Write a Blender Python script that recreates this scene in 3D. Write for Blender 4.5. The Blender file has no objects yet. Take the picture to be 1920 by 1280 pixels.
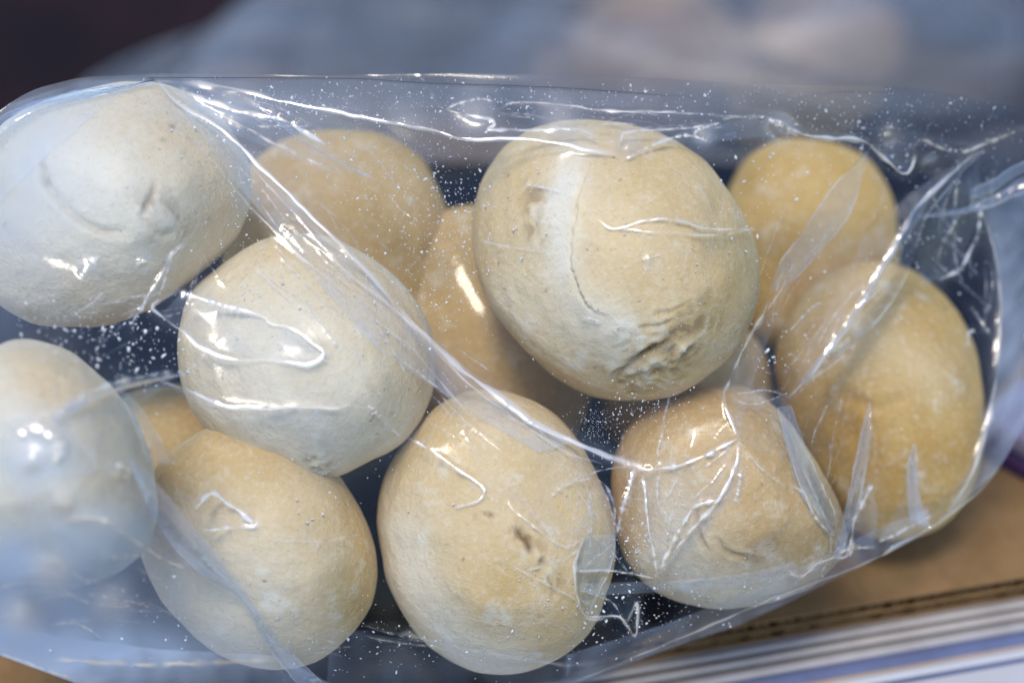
import bpy, bmesh, math, random
import numpy as np
from mathutils import Vector, Matrix

random.seed(7)
RNG = np.random.default_rng(7)
SC = bpy.context.scene
COL = SC.collection

# ------------------------------------------------------------------ camera
PITCH = math.radians(42.0)
DIST = 0.5                      # metres from the lens to the middle of the bag
FRAME_W = 0.28                  # metres seen across at that distance
K = FRAME_W / 1920.0
AX_R = np.array([1.0, 0.0, 0.0])
AX_U = np.array([0.0, math.sin(PITCH), math.cos(PITCH)])
AX_F = np.array([0.0, math.cos(PITCH), -math.sin(PITCH)])
MID = np.array([0.0, 0.0, 0.05])
EYE = MID - AX_F * DIST
cam_data = bpy.data.cameras.new("camera")
cam = bpy.data.objects.new("camera", cam_data)
COL.objects.link(cam)
m = Matrix.Identity(4)
for i in range(3):
    m[i][0], m[i][1], m[i][2], m[i][3] = AX_R[i], AX_U[i], -AX_F[i], EYE[i]
cam.matrix_world = m
cam_data.sensor_width = 36.0
cam_data.lens = 36.0 * DIST / FRAME_W
cam_data.clip_start, cam_data.clip_end = 0.01, 500.0
cam_data.dof.use_dof = True
cam_data.dof.focus_distance = 0.463
cam_data.dof.aperture_fstop = 4.3
SC.camera = cam

# ------------------------------------------------------------------ sky and sun
SUN_EL, SUN_AZ = math.radians(72.0), math.radians(200.0)   # azimuth clockwise from +Y
world = bpy.data.worlds.new("World")
SC.world = world
world.use_nodes = True
wn = world.node_tree
wn.nodes.clear()
sky = wn.nodes.new("ShaderNodeTexSky")
sky.sky_type = 'NISHITA'
sky.sun_disc = False
sky.sun_elevation = SUN_EL
sky.sun_rotation = SUN_AZ
bg = wn.nodes.new("ShaderNodeBackground")
bg.inputs["Strength"].default_value = 0.14
wo = wn.nodes.new("ShaderNodeOutputWorld")
wn.links.new(sky.outputs[0], bg.inputs[0])
wn.links.new(bg.outputs[0], wo.inputs[0])

sun_data = bpy.data.lights.new("sun", 'SUN')
sun_data.energy = 1.3
sun_data.angle = math.radians(13.0)
sun_data.color = (1.0, 0.89, 0.74)
sun = bpy.data.objects.new("sun", sun_data)
COL.objects.link(sun)
to_sun = Vector((math.sin(SUN_AZ) * math.cos(SUN_EL), math.cos(SUN_AZ) * math.cos(SUN_EL), math.sin(SUN_EL)))
sun.rotation_euler = to_sun.to_track_quat('Z', 'Y').to_euler()
sun.location = to_sun * 3

SC.view_settings.view_transform = 'Standard'
SC.view_settings.look = 'None'
SC.view_settings.gamma = 1.0
SC.view_settings.exposure = 0.8
SC.render.engine = 'CYCLES'
SC.cycles.use_denoising = True
SC.cycles.max_bounces = 10
SC.cycles.transparent_max_bounces = 24
SC.cycles.caustics_reflective = False
SC.cycles.caustics_refractive = False
SC.cycles.sample_clamp_indirect = 4.0


# ------------------------------------------------------------------ helpers
def at(px, py, h):
    """the point h metres in front of the middle plane that shows at a spot of the photograph"""
    px, py, h = np.broadcast_arrays(np.asarray(px, float), np.asarray(py, float), np.asarray(h, float))
    d = DIST - h
    u = (px - 960.0) * K * d / DIST
    v = (640.0 - py) * K * d / DIST
    return EYE + d[..., None] * AX_F + u[..., None] * AX_R + v[..., None] * AX_U


def to_px(P):
    q = P - EYE
    d = q @ AX_F
    return 960 + (q @ AX_R) / K * DIST / d, 640 - (q @ AX_U) / K * DIST / d, DIST - d


def on_plane(px, py, z):
    r = at(px, py, 0.0) - EYE
    return EYE + r * ((z - EYE[2]) / r[2])


def link(name, mesh, mat=None, parent=None, smooth=True):
    o = bpy.data.objects.new(name, mesh)
    COL.objects.link(o)
    if mat:
        mesh.materials.append(mat)
    if parent:
        o.parent = parent
    if smooth and len(mesh.polygons):
        mesh.polygons.foreach_set("use_smooth", np.ones(len(mesh.polygons), dtype=bool))
    return o


def mesh_from(name, V, Fc):
    me = bpy.data.meshes.new(name)
    V = np.asarray(V, np.float32)
    Fc = np.asarray(Fc, np.int32)
    n = Fc.shape[1]
    me.vertices.add(len(V))
    me.vertices.foreach_set("co", V.ravel())
    me.loops.add(Fc.size)
    me.loops.foreach_set("vertex_index", Fc.ravel())
    me.polygons.add(len(Fc))
    me.polygons.foreach_set("loop_start", np.arange(0, Fc.size, n, dtype=np.int32))
    me.polygons.foreach_set("loop_total", np.full(len(Fc), n, np.int32))
    me.update(calc_edges=True)
    return me


def set_attr(me, name, vals):
    a = me.attributes.new(name, 'FLOAT', 'POINT')
    a.data.foreach_set("value", np.asarray(vals, np.float32).ravel())


def grid_faces(nr, nc):
    idx = np.arange(nr * nc).reshape(nr, nc)
    return np.stack([idx[:-1, :-1], idx[1:, :-1], idx[1:, 1:], idx[:-1, 1:]], -1).reshape(-1, 4)


def tag(o, label=None, cat=None, group=None, kind=None):
    if label: o["label"] = label
    if cat: o["category"] = cat
    if group: o["group"] = group
    if kind: o["kind"] = kind
    return o


def empty(name, loc):
    o = bpy.data.objects.new(name, None)
    o.empty_display_size = 0.02
    o.location = [float(c) for c in loc]
    COL.objects.link(o)
    return o


def box_mesh(name, lo, hi, bevel=0.0):
    bm = bmesh.new()
    bmesh.ops.create_cube(bm, size=1.0)
    for v in bm.verts:
        v.co = Vector([lo[i] + (v.co[i] + 0.5) * (hi[i] - lo[i]) for i in range(3)])
    if bevel:
        bmesh.ops.bevel(bm, geom=list(bm.edges), offset=bevel, segments=2, affect='EDGES', profile=0.5)
    me = bpy.data.meshes.new(name)
    bm.to_mesh(me)
    bm.free()
    return me


def spline(pts, step=4.0, jitter=0.0, seed=0):
    """catmull-rom through pixel points, resampled evenly"""
    p = np.asarray(pts, float)
    if len(p) < 3:
        q = p
    else:
        e = np.vstack([2 * p[0] - p[1], p, 2 * p[-1] - p[-2]])
        out = []
        t = np.linspace(0, 1, 9)[:-1][:, None]
        for i in range(1, len(e) - 2):
            a, b, c, d = e[i - 1], e[i], e[i + 1], e[i + 2]
            out.append(0.5 * (2 * b + (c - a) * t + (2 * a - 5 * b + 4 * c - d) * t ** 2 + (3 * b - 3 * c + d - a) * t ** 3))
        q = np.vstack(out + [p[-1:]])
        q = 0.6 * q + 0.4 * np.stack([np.interp(np.linspace(0, 1, len(q)), np.linspace(0, 1, len(p)), p[:, j]) for j in (0, 1)], 1) if False else q
    L = np.r_[0, np.cumsum(np.linalg.norm(np.diff(q, axis=0), axis=1))]
    n = max(2, int(L[-1] / step) + 1)
    s = np.linspace(0, L[-1], n)
    r = np.stack([np.interp(s, L, q[:, 0]), np.interp(s, L, q[:, 1])], 1)
    if jitter and n > 4:
        g = np.random.default_rng(seed)
        w = g.normal(size=(n, 2))
        for _ in range(2):
            w[1:-1] = (w[:-2] + w[1:-1] * 2 + w[2:]) / 4
        w *= np.minimum(np.minimum(np.arange(n), np.arange(n)[::-1]) / 4.0, 1)[:, None]
        r = r + w * jitter
    return r


def noise2(shape, scale, seed, aniso=(1, 1)):
    """smooth random field, unit variance, feature size in grid cells"""
    g = np.random.default_rng(seed)
    f = np.fft.rfft2(g.normal(size=shape))
    ky = np.fft.fftfreq(shape[0])[:, None] * scale * aniso[0]
    kx = np.fft.rfftfreq(shape[1])[None, :] * scale * aniso[1]
    f *= np.exp(-2.0 * (kx ** 2 + ky ** 2) * 2.2)
    r = np.fft.irfft2(f, s=shape)
    return (r - r.mean()) / r.std()


# separable box blur
def blur(A, n):
    k_ = np.ones(n) / n
    A = np.apply_along_axis(lambda r: np.convolve(np.pad(r, n // 2, mode='edge'), k_, 'valid'), 0, A)
    return np.apply_along_axis(lambda r: np.convolve(np.pad(r, n // 2, mode='edge'), k_, 'valid'), 1, A)


# ------------------------------------------------------------------ materials
def new_mat(name):
    mt = bpy.data.materials.new(name)
    mt.use_nodes = True
    nt = mt.node_tree
    nt.nodes.clear()
    return mt, nt, nt.nodes.new("ShaderNodeOutputMaterial")


def N(nt, kind, **kw):
    n = nt.nodes.new(kind)
    for k_, v in kw.items():
        if k_ in n.inputs:
            n.inputs[k_].default_value = v
        else:
            setattr(n, k_, v)
    return n


def math_node(nt, op, a, b=None, clamp=False):
    n = nt.nodes.new("ShaderNodeMath")
    n.operation = op
    n.use_clamp = clamp
    for i, v in enumerate((a, b)):
        if v is None: continue
        if isinstance(v, (int, float)): n.inputs[i].default_value = v
        else: nt.links.new(v, n.inputs[i])
    return n.outputs[0]


def mix_col(nt, fac, a, b):
    n = nt.nodes.new("ShaderNodeMix")
    n.data_type = 'RGBA'
    for s, v in ((n.inputs[0], fac), (n.inputs[6], a), (n.inputs[7], b)):
        if isinstance(v, (int, float)): s.default_value = v
        elif isinstance(v, tuple): s.default_value = (*v, 1.0)
        else: nt.links.new(v, s)
    return n.outputs[2]


def ramp(nt, val, lo, hi):
    n = nt.nodes.new("ShaderNodeMapRange")
    n.interpolation_type = 'SMOOTHSTEP'
    nt.links.new(val, n.inputs[0])
    n.inputs[1].default_value, n.inputs[2].default_value = lo, hi
    return n.outputs[0]


def bread_mat(name, pale, gold, brown, gold_amt=0.5):
    mt, nt, out = new_mat(name)
    tc = N(nt, "ShaderNodeTexCoord")
    def noise(scale, detail=3.0, rough=0.55, dist=0.0):
        n = N(nt, "ShaderNodeTexNoise", Scale=scale, Detail=detail, Roughness=rough, Distortion=dist)
        nt.links.new(tc.outputs["Object"], n.inputs["Vector"])
        return n.outputs[0]
    n_big, n_mid, n_fine, n_pit = noise(28, 3, .55, .6), noise(110, 5, .65), noise(620, 4, .7), noise(380, 2, .5)
    at_f = N(nt, "ShaderNodeAttribute", attribute_name="flour").outputs["Fac"]
    at_d = N(nt, "ShaderNodeAttribute", attribute_name="dark").outputs["Fac"]
    at_g = N(nt, "ShaderNodeAttribute", attribute_name="crust").outputs["Fac"]
    g = math_node(nt, 'ADD', math_node(nt, 'MULTIPLY', ramp(nt, n_big, .32, .7), gold_amt), at_g)
    g = math_node(nt, 'ADD', g, math_node(nt, 'MULTIPLY', math_node(nt, 'SUBTRACT', n_mid, .5), .85), True)
    c = mix_col(nt, g, pale, gold)
    fl = math_node(nt, 'ADD', at_f, math_node(nt, 'MULTIPLY', ramp(nt, n_mid, .54, .74), .6), True)
    c = mix_col(nt, fl, c, (0.78, 0.73, 0.60))
    c = mix_col(nt, math_node(nt, 'MULTIPLY', ramp(nt, n_fine, .5, .78), .38), c, (0.84, 0.80, 0.72))
    c = mix_col(nt, math_node(nt, 'MULTIPLY', ramp(nt, n_fine, .46, .25), .22), c, brown)
    c = mix_col(nt, math_node(nt, 'MULTIPLY', ramp(nt, n_pit, .30, .20), .55), c, brown)
    c = mix_col(nt, at_d, c, brown)
    bs = N(nt, "ShaderNodeBsdfPrincipled", Roughness=0.88)
    bs.inputs["Specular IOR Level"].default_value = 0.12
    bs.inputs["Subsurface Weight"].default_value = 0.14
    bs.inputs["Subsurface Radius"].default_value = (0.007, 0.0036, 0.0014)
    bs.inputs["Subsurface Scale"].default_value = 0.6
    nt.links.new(c, bs.inputs["Base Color"])
    hgt = math_node(nt, 'ADD', math_node(nt, 'MULTIPLY', n_mid, 1.0), math_node(nt, 'MULTIPLY', n_fine, .45))
    bp = N(nt, "ShaderNodeBump", Strength=0.7, Distance=0.0013)
    nt.links.new(hgt, bp.inputs["Height"])
    nt.links.new(bp.outputs[0], bs.inputs["Normal"])
    nt.links.new(bs.outputs[0], out.inputs[0])
    return mt


def film_mat(name, base_haze=0.003, gloss=0.022, tint=(0.93, 0.95, 0.97), rough=0.12):
    """clear plastic film: see-through, mirror-like on top, slightly milky, whiter along its creases where glints are painted in"""
    mt, nt, out = new_mat(name)
    tc = N(nt, "ShaderNodeTexCoord")
    n1 = N(nt, "ShaderNodeTexNoise", Scale=900.0, Detail=3.0, Roughness=0.6)
    nt.links.new(tc.outputs["Object"], n1.inputs["Vector"])
    bp = N(nt, "ShaderNodeBump", Strength=0.12, Distance=0.0002)
    nt.links.new(n1.outputs[0], bp.inputs["Height"])
    tr = N(nt, "ShaderNodeBsdfTransparent", Color=(*tint, 1))
    at_w = N(nt, "ShaderNodeAttribute", attribute_name="white_glint").outputs["Fac"]
    gl = N(nt, "ShaderNodeBsdfGlossy", Color=(1, 1, 1, 1))
    nt.links.new(math_node(nt, 'ADD', math_node(nt, 'MULTIPLY', at_w, 0.26), math_node(nt, 'ADD', math_node(nt, 'MULTIPLY', N(nt, "ShaderNodeAttribute", attribute_name="cling").outputs["Fac"], 0.32), rough), True), gl.inputs["Roughness"])
    nt.links.new(bp.outputs[0], gl.inputs["Normal"])
    df = N(nt, "ShaderNodeBsdfDiffuse", Color=(0.78, 0.86, 0.97, 1))
    tl = N(nt, "ShaderNodeBsdfTranslucent", Color=(0.78, 0.86, 0.97, 1))
    cc = mix_col(nt, math_node(nt, 'MULTIPLY', at_w, 3.0, True), (0.60, 0.75, 1.0), (1.0, 0.91, 0.76))  # blue sky glare and warm sun glints painted into the haze colour
    nt.links.new(cc, df.inputs[0]); nt.links.new(cc, tl.inputs[0])
    hz = N(nt, "ShaderNodeMixShader", Fac=0.45)
    nt.links.new(df.outputs[0], hz.inputs[1])
    nt.links.new(tl.outputs[0], hz.inputs[2])
    at_h = N(nt, "ShaderNodeAttribute", attribute_name="haze_glare").outputs["Fac"]
    hf = math_node(nt, 'ADD', math_node(nt, 'ADD', math_node(nt, 'MULTIPLY', at_w, .75), at_h), base_haze, True)
    m1 = N(nt, "ShaderNodeMixShader")
    nt.links.new(hf, m1.inputs[0])
    nt.links.new(tr.outputs[0], m1.inputs[1])
    nt.links.new(hz.outputs[0], m1.inputs[2])
    lw = N(nt, "ShaderNodeLayerWeight", Blend=0.22)
    ff = math_node(nt, 'ADD', math_node(nt, 'MULTIPLY', lw.outputs["Fresnel"], 0.45), gloss * 0.45, True)
    ff = math_node(nt, 'ADD', ff, math_node(nt, 'MULTIPLY', at_w, .55), True)
    m2 = N(nt, "ShaderNodeMixShader")
    nt.links.new(ff, m2.inputs[0])
    nt.links.new(m1.outputs[0], m2.inputs[1])
    nt.links.new(gl.outputs[0], m2.inputs[2])
    nt.links.new(m2.outputs[0], out.inputs[0])
    return mt


def plain_mat(name, col, rough=0.6, col2=None, scale=60.0, spec=0.4, bump=0.0, metal=0.0):
    mt, nt, out = new_mat(name)
    tc = N(nt, "ShaderNodeTexCoord")
    n = N(nt, "ShaderNodeTexNoise", Scale=scale, Detail=5.0, Roughness=0.6)
    nt.links.new(tc.outputs["Object"], n.inputs["Vector"])
    c = mix_col(nt, ramp(nt, n.outputs[0], .35, .68), col, col2 or tuple(x * .82 for x in col))
    bs = N(nt, "ShaderNodeBsdfPrincipled", Roughness=rough, Metallic=metal)
    bs.inputs["Specular IOR Level"].default_value = spec
    nt.links.new(c, bs.inputs["Base Color"])
    if bump:
        bp = N(nt, "ShaderNodeBump", Strength=bump, Distance=0.0005)
        nt.links.new(n.outputs[0], bp.inputs["Height"])
        nt.links.new(bp.outputs[0], bs.inputs["Normal"])
    nt.links.new(bs.outputs[0], out.inputs[0])
    return mt


BROWN = (0.22, 0.13, 0.05)
M_pale = bread_mat("bread_pale", (0.76, 0.68, 0.50), (0.66, 0.48, 0.24), BROWN, 0.35)
M_cream = bread_mat("bread_cream", (0.70, 0.55, 0.32), (0.60, 0.41, 0.16), BROWN, 0.55)
M_tan = bread_mat("bread_tan", (0.60, 0.43, 0.22), (0.47, 0.29, 0.095), BROWN, 0.65)
M_gold = bread_mat("bread_gold", (0.58, 0.39, 0.14), (0.45, 0.26, 0.055), BROWN, 0.7)
M_rear_shade2 = bread_mat("bread_dark", (0.20, 0.13, 0.09), (0.13, 0.075, 0.045), BROWN, 0.6)  # darker still, rear shadow put into the crust colour
M_brown_shade = bread_mat("bread_brown_shade", (0.56, 0.40, 0.19), (0.44, 0.28, 0.09), BROWN, 0.65)  # brown crust, darkened further for the shade under the film
M_rear_shade = bread_mat("bread_rear_shade", (0.30, 0.19, 0.12), (0.20, 0.11, 0.06), BROWN, 0.6)  # rear rolls darkened, their shadow put into the crust colour
M_film = film_mat("clear_film")
M_fold = film_mat("doubled_film", base_haze=0.03, gloss=0.18)
M_rear = film_mat("rear_film", base_haze=0.02, gloss=0.10, rough=0.5)
M_seam = plain_mat("seam_plastic", (0.05, 0.06, 0.11), 0.4)
M_speck = plain_mat("flour_grain", (0.80, 0.82, 0.85), 0.8)
M_card = plain_mat("cardboard", (0.235, 0.145, 0.068), 0.85, (0.19, 0.115, 0.05), 90, .2, .2)
M_cardin = plain_mat("cardboard_flute", (0.24, 0.14, 0.06), 0.9, (0.13, 0.07, 0.03), 200, .1)
M_gap_shade = plain_mat("gap_shade", (0.005, 0.007, 0.017), 0.8, spec=0.04)  # near-black colour stands in for deep shade between the rolls
M_white = plain_mat("white_plastic", (0.46, 0.47, 0.51), 0.45, (0.42, 0.43, 0.47), 20)
M_grey = plain_mat("grey_plastic", (0.36, 0.35, 0.36), 0.5)
M_rimlight = plain_mat("rim_light", (0.40, 0.37, 0.35), 0.5)
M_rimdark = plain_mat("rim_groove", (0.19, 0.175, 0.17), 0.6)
M_tanline = plain_mat("rim_tan", (0.42, 0.33, 0.26), 0.5)
M_blue = plain_mat("blue_stripe", (0.12, 0.15, 0.28), 0.45)
M_cloth = plain_mat("dark_cloth", (0.020, 0.011, 0.015), 0.95, (0.010, 0.008, 0.012), 15, .1)
M_purple = plain_mat("purple_card", (0.05, 0.02, 0.09), 0.6)
M_lilac = plain_mat("lilac_card", (0.30, 0.26, 0.38), 0.6)

# ------------------------------------------------------------------ setting
Z_TABLE, Z_CARD, Z_UNDERLAY = -0.22, -0.0205, -0.0165
tb = link("table", box_mesh("table", (-3, -3, Z_TABLE - 0.04), (3, 3, Z_TABLE)), M_cloth, smooth=False)
tag(tb, kind="structure")

# cut front edge of the board, found where it shows in the photograph
e0, e1 = on_plane(1000, 1238, Z_CARD), on_plane(1920, 1082, Z_CARD)
ed = (e1 - e0); ed[2] = 0; ed /= np.linalg.norm(ed)
en = np.array([-ed[1], ed[0], 0.0])                     # points away from the camera
ANG = math.atan2(ed[1], ed[0])


def frame_empty(name, loc):
    o = empty(name, loc)
    o.rotation_euler = (0, 0, ANG)
    return o


# corrugated board: three liners with two wavy flutes between
board = frame_empty("cardboard_sheet", e0)
tag(board, "brown double-wall corrugated cardboard sheet under the bag, cut edge to the front", "cardboard")
X0, X1, YD = -0.30, 0.34, 0.17
for zt, th in ((0.0, 0.0007), (-0.0049, 0.0006), (-0.0090, 0.0006)):
    link("liner", box_mesh("liner", (X0, 0.0 if zt == 0 else 0.0004 * RNG.random(), zt - th), (X1, YD, zt)), M_card, board, False)


def flute(z0, z1, pitch):
    n = int((X1 - X0) / pitch * 10)
    xs = np.linspace(X0, X1, n)
    zc, am = (z0 + z1) / 2, (z0 - z1) / 2 - 0.0002
    zz = zc + am * np.clip(1.25 * np.sin(xs / pitch * 2 * math.pi + .8 * np.sin(xs * 37) + .5 * np.sin(xs * 211)), -1, 1)
    V, t = [], 0.0007
    for y in (0.0012, 0.0302):
        for s in (t, -t):
            V.append(np.stack([xs, np.full(n, y) + .0005 * np.sin(xs * 160), zz + s], 1))
    V = np.vstack(V)
    i = np.arange(n - 1)
    F = np.vstack([np.stack([i + a, i + 1 + a, i + 1 + b, i + b], 1) for a, b in ((0, 2 * n), (n, 3 * n), (0, n))])
    return mesh_from("flute", V, F)


link("flute", flute(-0.0007, -0.0049, 0.0066), M_cardin, board)
link("flute", flute(-0.0055, -0.0090, 0.0094), M_cardin, board)

# white crate whose moulded rim runs in front of the board
crate = frame_empty("plastic_crate", (e0[0], e0[1], Z_TABLE))
tag(crate, "white plastic crate with ribbed rim and blue stripe in front of the cardboard", "crate")
zc = Z_CARD - 0.0098 - Z_TABLE


def strip(name, y0, y1, z, rise, mat):
    """one moulded rib of the rim running along the crate, rounded on top"""
    ys = np.linspace(y0, y1, 7)
    zz = zc + z + rise * np.sin(np.linspace(0, math.pi, 7))
    V = np.vstack([np.stack([np.full(7, x), ys, zz], 1) for x in (X0, X1)])
    k_ = np.arange(6)
    link(name, mesh_from(name, V, np.stack([k_, k_ + 7, k_ + 8, k_ + 1], 1)), mat, crate)


strip("crate_ledge", 0.165, 0.0, -0.0006, 0.0, M_grey)
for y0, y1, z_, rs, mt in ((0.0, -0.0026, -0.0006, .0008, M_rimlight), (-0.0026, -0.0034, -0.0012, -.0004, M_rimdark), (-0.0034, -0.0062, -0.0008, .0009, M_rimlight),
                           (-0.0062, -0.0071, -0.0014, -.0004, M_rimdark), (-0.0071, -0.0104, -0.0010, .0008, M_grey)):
    strip("rim_rib", y0, y1, z_, rs, mt)
strip("blue_stripe", -0.0104, -0.0150, -0.0013, .0004, M_blue)
strip("rim_rib", -0.0150, -0.0160, -0.0014, .0003, M_tanline)
strip("rim_rib", -0.0160, -0.0192, -0.0014, .0010, M_white)
strip("blue_line", -0.0192, -0.0206, -0.0018, -.0004, M_blue)
strip("crate_lid", -0.0206, -0.10, -0.0019, .0004, M_white)
strip("crate_wall", -0.10, -0.1004, -0.0020, -zc * .95, M_white)
back_panel_mesh = box_mesh("crate_body", (X0, 0.02, 0.0), (X1, 0.16, zc - 0.003))
link("crate_body", back_panel_mesh, M_white, crate, False)

# dark shallow tray that carries the bag, added for the shade between rolls
underlay = empty("shade_underlay", (-0.03, 0.02, Z_CARD))
tag(underlay, "dark navy tray added beneath the bag for the shade between the rolls", "underlay")
corn = [on_plane(x, y, Z_UNDERLAY)[:2] for x, y in ((-320, 1060), (40, 1205), (300, 1300), (640, 1345), (1060, 1258), (1400, 1090), (1600, 985), (1760, 870), (1950, 620), (1950, 300), (-320, 300))]
bm = bmesh.new()
vs = [bm.verts.new((c[0] + .03, c[1] - .02, 0.0)) for c in corn]
fc = bm.faces.new(vs)
ex = bmesh.ops.extrude_face_region(bm, geom=[fc])
for v in [g_ for g_ in ex["geom"] if isinstance(g_, bmesh.types.BMVert)]: v.co.z = Z_UNDERLAY - Z_CARD - .0005
bmesh.ops.recalc_face_normals(bm, faces=bm.faces)
bmesh.ops.bevel(bm, geom=list(bm.edges), offset=.001, segments=2, affect='EDGES')
tm = bpy.data.meshes.new("shade_underlay_slab"); bm.to_mesh(tm); bm.free()
link("shade_underlay_slab", tm, M_gap_shade, underlay, False)

# purple carton at the right end
pc = on_plane(2015, 885, Z_CARD)
carton = frame_empty("purple_carton", pc)
carton.rotation_euler = (0, 0, ANG - 0.95)
tag(carton, "purple carton with a lilac side standing at the right end of the cardboard", "carton")
link("carton_base", box_mesh("carton_base", (-0.03, -0.014, 0.0), (0.03, 0.014, 0.006), .001), M_purple, carton)
link("carton_side", box_mesh("carton_side", (-0.029, -0.012, 0.0061), (0.029, 0.013, 0.014), .002), M_lilac, carton)

# ------------------------------------------------------------------ bread rolls
def seg_dist(px, py, line):
    """distance of points to a polyline and the place along it (0..1)"""
    best = np.full(px.shape, 1e9)
    along = np.zeros(px.shape)
    n = len(line) - 1
    for i in range(n):
        a, b = line[i], line[i + 1]
        ab = b - a
        L2 = max(ab @ ab, 1e-9)
        t = np.clip(((px - a[0]) * ab[0] + (py - a[1]) * ab[1]) / L2, 0, 1)
        d = np.hypot(px - a[0] - t * ab[0], py - a[1] - t * ab[1])
        mk = d < best
        best[mk] = d[mk]
        along[mk] = (i + t[mk]) / n
    return best, along


def sphere(sub):
    bm = bmesh.new()
    bmesh.ops.create_icosphere(bm, subdivisions=sub, radius=1.0)
    bm.verts.ensure_lookup_table()
    V = np.array([v.co[:] for v in bm.verts])
    F = np.array([[v.index for v in f.verts] for f in bm.faces])
    bm.free()
    return V, F


SPH = {s: sphere(s) for s in (5, 6, 7)}
ROLL_PTS = []          # vertices of every roll, for draping the film


def roll(px, py, hc, a, b, ang, c, mat, label, sub=6, egg=0.0, seed=0, square=0.92, grooves=(), flour=(), dark=(), crust=(), rough=(), steps=(), outline=None, keep=True, group="bread rolls in the bag", lump=0.045):
    """one bread roll; a, b half sizes as seen, c half depth in metres, ang its tilt"""
    V0, F = SPH[sub]
    g = np.random.default_rng(seed + 100)
    s = np.sign(V0) * np.abs(V0) ** square
    s /= np.linalg.norm(s, axis=1)[:, None] ** 0.6
    r = np.ones(len(V0))
    for f_, am in ((1.2, lump * 1.3), (2.0, lump * .6), (4.0, lump * .12), (9.0, lump * .06), (18, lump * .035)):
        for _ in range(4):
            d = g.normal(size=3); d /= np.linalg.norm(d)
            r += am * .6 * np.sin(f_ * 2.0 * (V0 @ d) + g.random() * 6.28)
    s = s * r[:, None]
    ek = 1 + egg * s[:, 1]
    sc = K * (DIST - hc) / DIST
    x = s[:, 0] * a * sc * ek
    y = s[:, 1] * b * sc
    z = s[:, 2] * c * ek
    if outline:                                       # the roll's own uneven contour about its middle
        op = np.asarray(outline, float)
        th = np.arctan2(py - op[:, 1], op[:, 0] - px)
        o_ = np.argsort(th)
        tg = np.linspace(-math.pi, math.pi, 181)
        rg = np.interp(tg, th[o_], np.hypot(op[:, 0] - px, op[:, 1] - py)[o_], period=2 * math.pi)
        rg = sum(np.roll(rg[:-1], k_) * w_ for k_, w_ in zip(range(-6, 7), np.hanning(15)[1:-1] / np.hanning(15).sum()))
        rg = np.r_[rg, rg[0]]
        rr_ = np.interp(np.arctan2(s[:, 1], s[:, 0]), tg, rg) * sc * 1.028
        flat = np.hypot(V0[:, 0], V0[:, 1])
        tr_ = np.hypot(s[:, 0], s[:, 1]) / np.maximum(np.percentile(np.hypot(s[:, 0], s[:, 1])[flat > .98], 60), .1)
        an_ = np.arctan2(s[:, 1], s[:, 0])
        x, y, ang = rr_ * tr_ * np.cos(an_), rr_ * tr_ * np.sin(an_), 0.0
        z = s[:, 2] * c
    ca, sa = math.cos(ang), math.sin(ang)
    xr, yr = x * ca - y * sa, x * sa + y * ca
    ctr = at(px, py, hc)
    P = ctr + xr[:, None] * AX_R + yr[:, None] * AX_U - z[:, None] * AX_F
    nrm = P - ctr
    nrm /= np.linalg.norm(nrm, axis=1)[:, None]
    front = np.clip(-(nrm @ AX_F) * 4, 0, 1)
    qx, qy, _ = to_px(P)
    disp = np.zeros(len(P))
    A = {k_: np.zeros(len(P)) for k_ in ("flour", "dark", "crust")}
    for pts, wd, dep, dk in grooves:                  # splits and swirls in the crust
        d, al = seg_dist(qx, qy, spline(pts, 12, 2.0, seed))
        k_ = np.exp(-(d / wd) ** 2) * front * np.clip(np.minimum(al, 1 - al) * 6 + .25, 0, 1)
        lip = np.exp(-((d - wd * 1.9) / (wd * 1.0)) ** 2) * front
        disp += -dep * k_ + dep * .25 * lip
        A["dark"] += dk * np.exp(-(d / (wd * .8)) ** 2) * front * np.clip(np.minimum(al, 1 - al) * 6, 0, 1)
    for key, lst in (("flour", flour), ("dark", dark), ("crust", crust)):
        for pts, wd, val in lst:
            d, al = seg_dist(qx, qy, spline(pts, 12) if len(pts) > 1 else np.array([pts[0], pts[0]]) + [[0, 0], [.1, 0]])
            A[key] += val * np.exp(-(d / wd) ** 2) * front
    for pts, wd, hh in steps:                        # a flap of dough lapping over its neighbour (raised on the right of the line)
        ln = spline(pts, 12, 2.5, seed)
        d, al = seg_dist(qx, qy, ln)
        tx_ = np.interp(al, np.linspace(0, 1, len(ln)), np.gradient(ln[:, 0])); ty_ = np.interp(al, np.linspace(0, 1, len(ln)), np.gradient(ln[:, 1]))
        cx_ = np.interp(al, np.linspace(0, 1, len(ln)), ln[:, 0]); cy_ = np.interp(al, np.linspace(0, 1, len(ln)), ln[:, 1])
        side = np.sign(tx_ * (qy - cy_) - ty_ * (qx - cx_))
        e_ = np.clip(np.minimum(al, 1 - al) * 5, 0, 1) * front
        disp += hh * e_ * np.where(side < 0, np.exp(-(d / (wd * 5)) ** 2), -.45 * np.exp(-(d / wd) ** 2))
    for pts, wd, hh in rough:                        # torn crumbly dough
        d, al = seg_dist(qx, qy, spline(pts, 8))
        mk = np.exp(-(d / wd) ** 2) * front
        Wp = V0 + .08 * np.sin(11 * V0[:, [1, 2, 0]] + seed)
        rp = np.zeros(len(P))
        for f_, am in ((14, 1.0), (27, .8), (48, .55), (80, .35)):
            q_ = 0
            for _ in range(5):
                dd = g.normal(size=3); dd /= np.linalg.norm(dd)
                q_ = q_ + np.sin(f_ * (Wp @ dd) + g.random() * 6.28)
            rp += am * (1 - np.abs(q_) * .75)
        disp += hh * mk * rp
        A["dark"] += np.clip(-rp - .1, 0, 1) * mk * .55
        A["flour"] += np.clip(rp - .5, 0, 1) * mk * .5
    P = P + nrm * disp[:, None]
    me = mesh_from("bread_roll", P - ctr, F)
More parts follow.
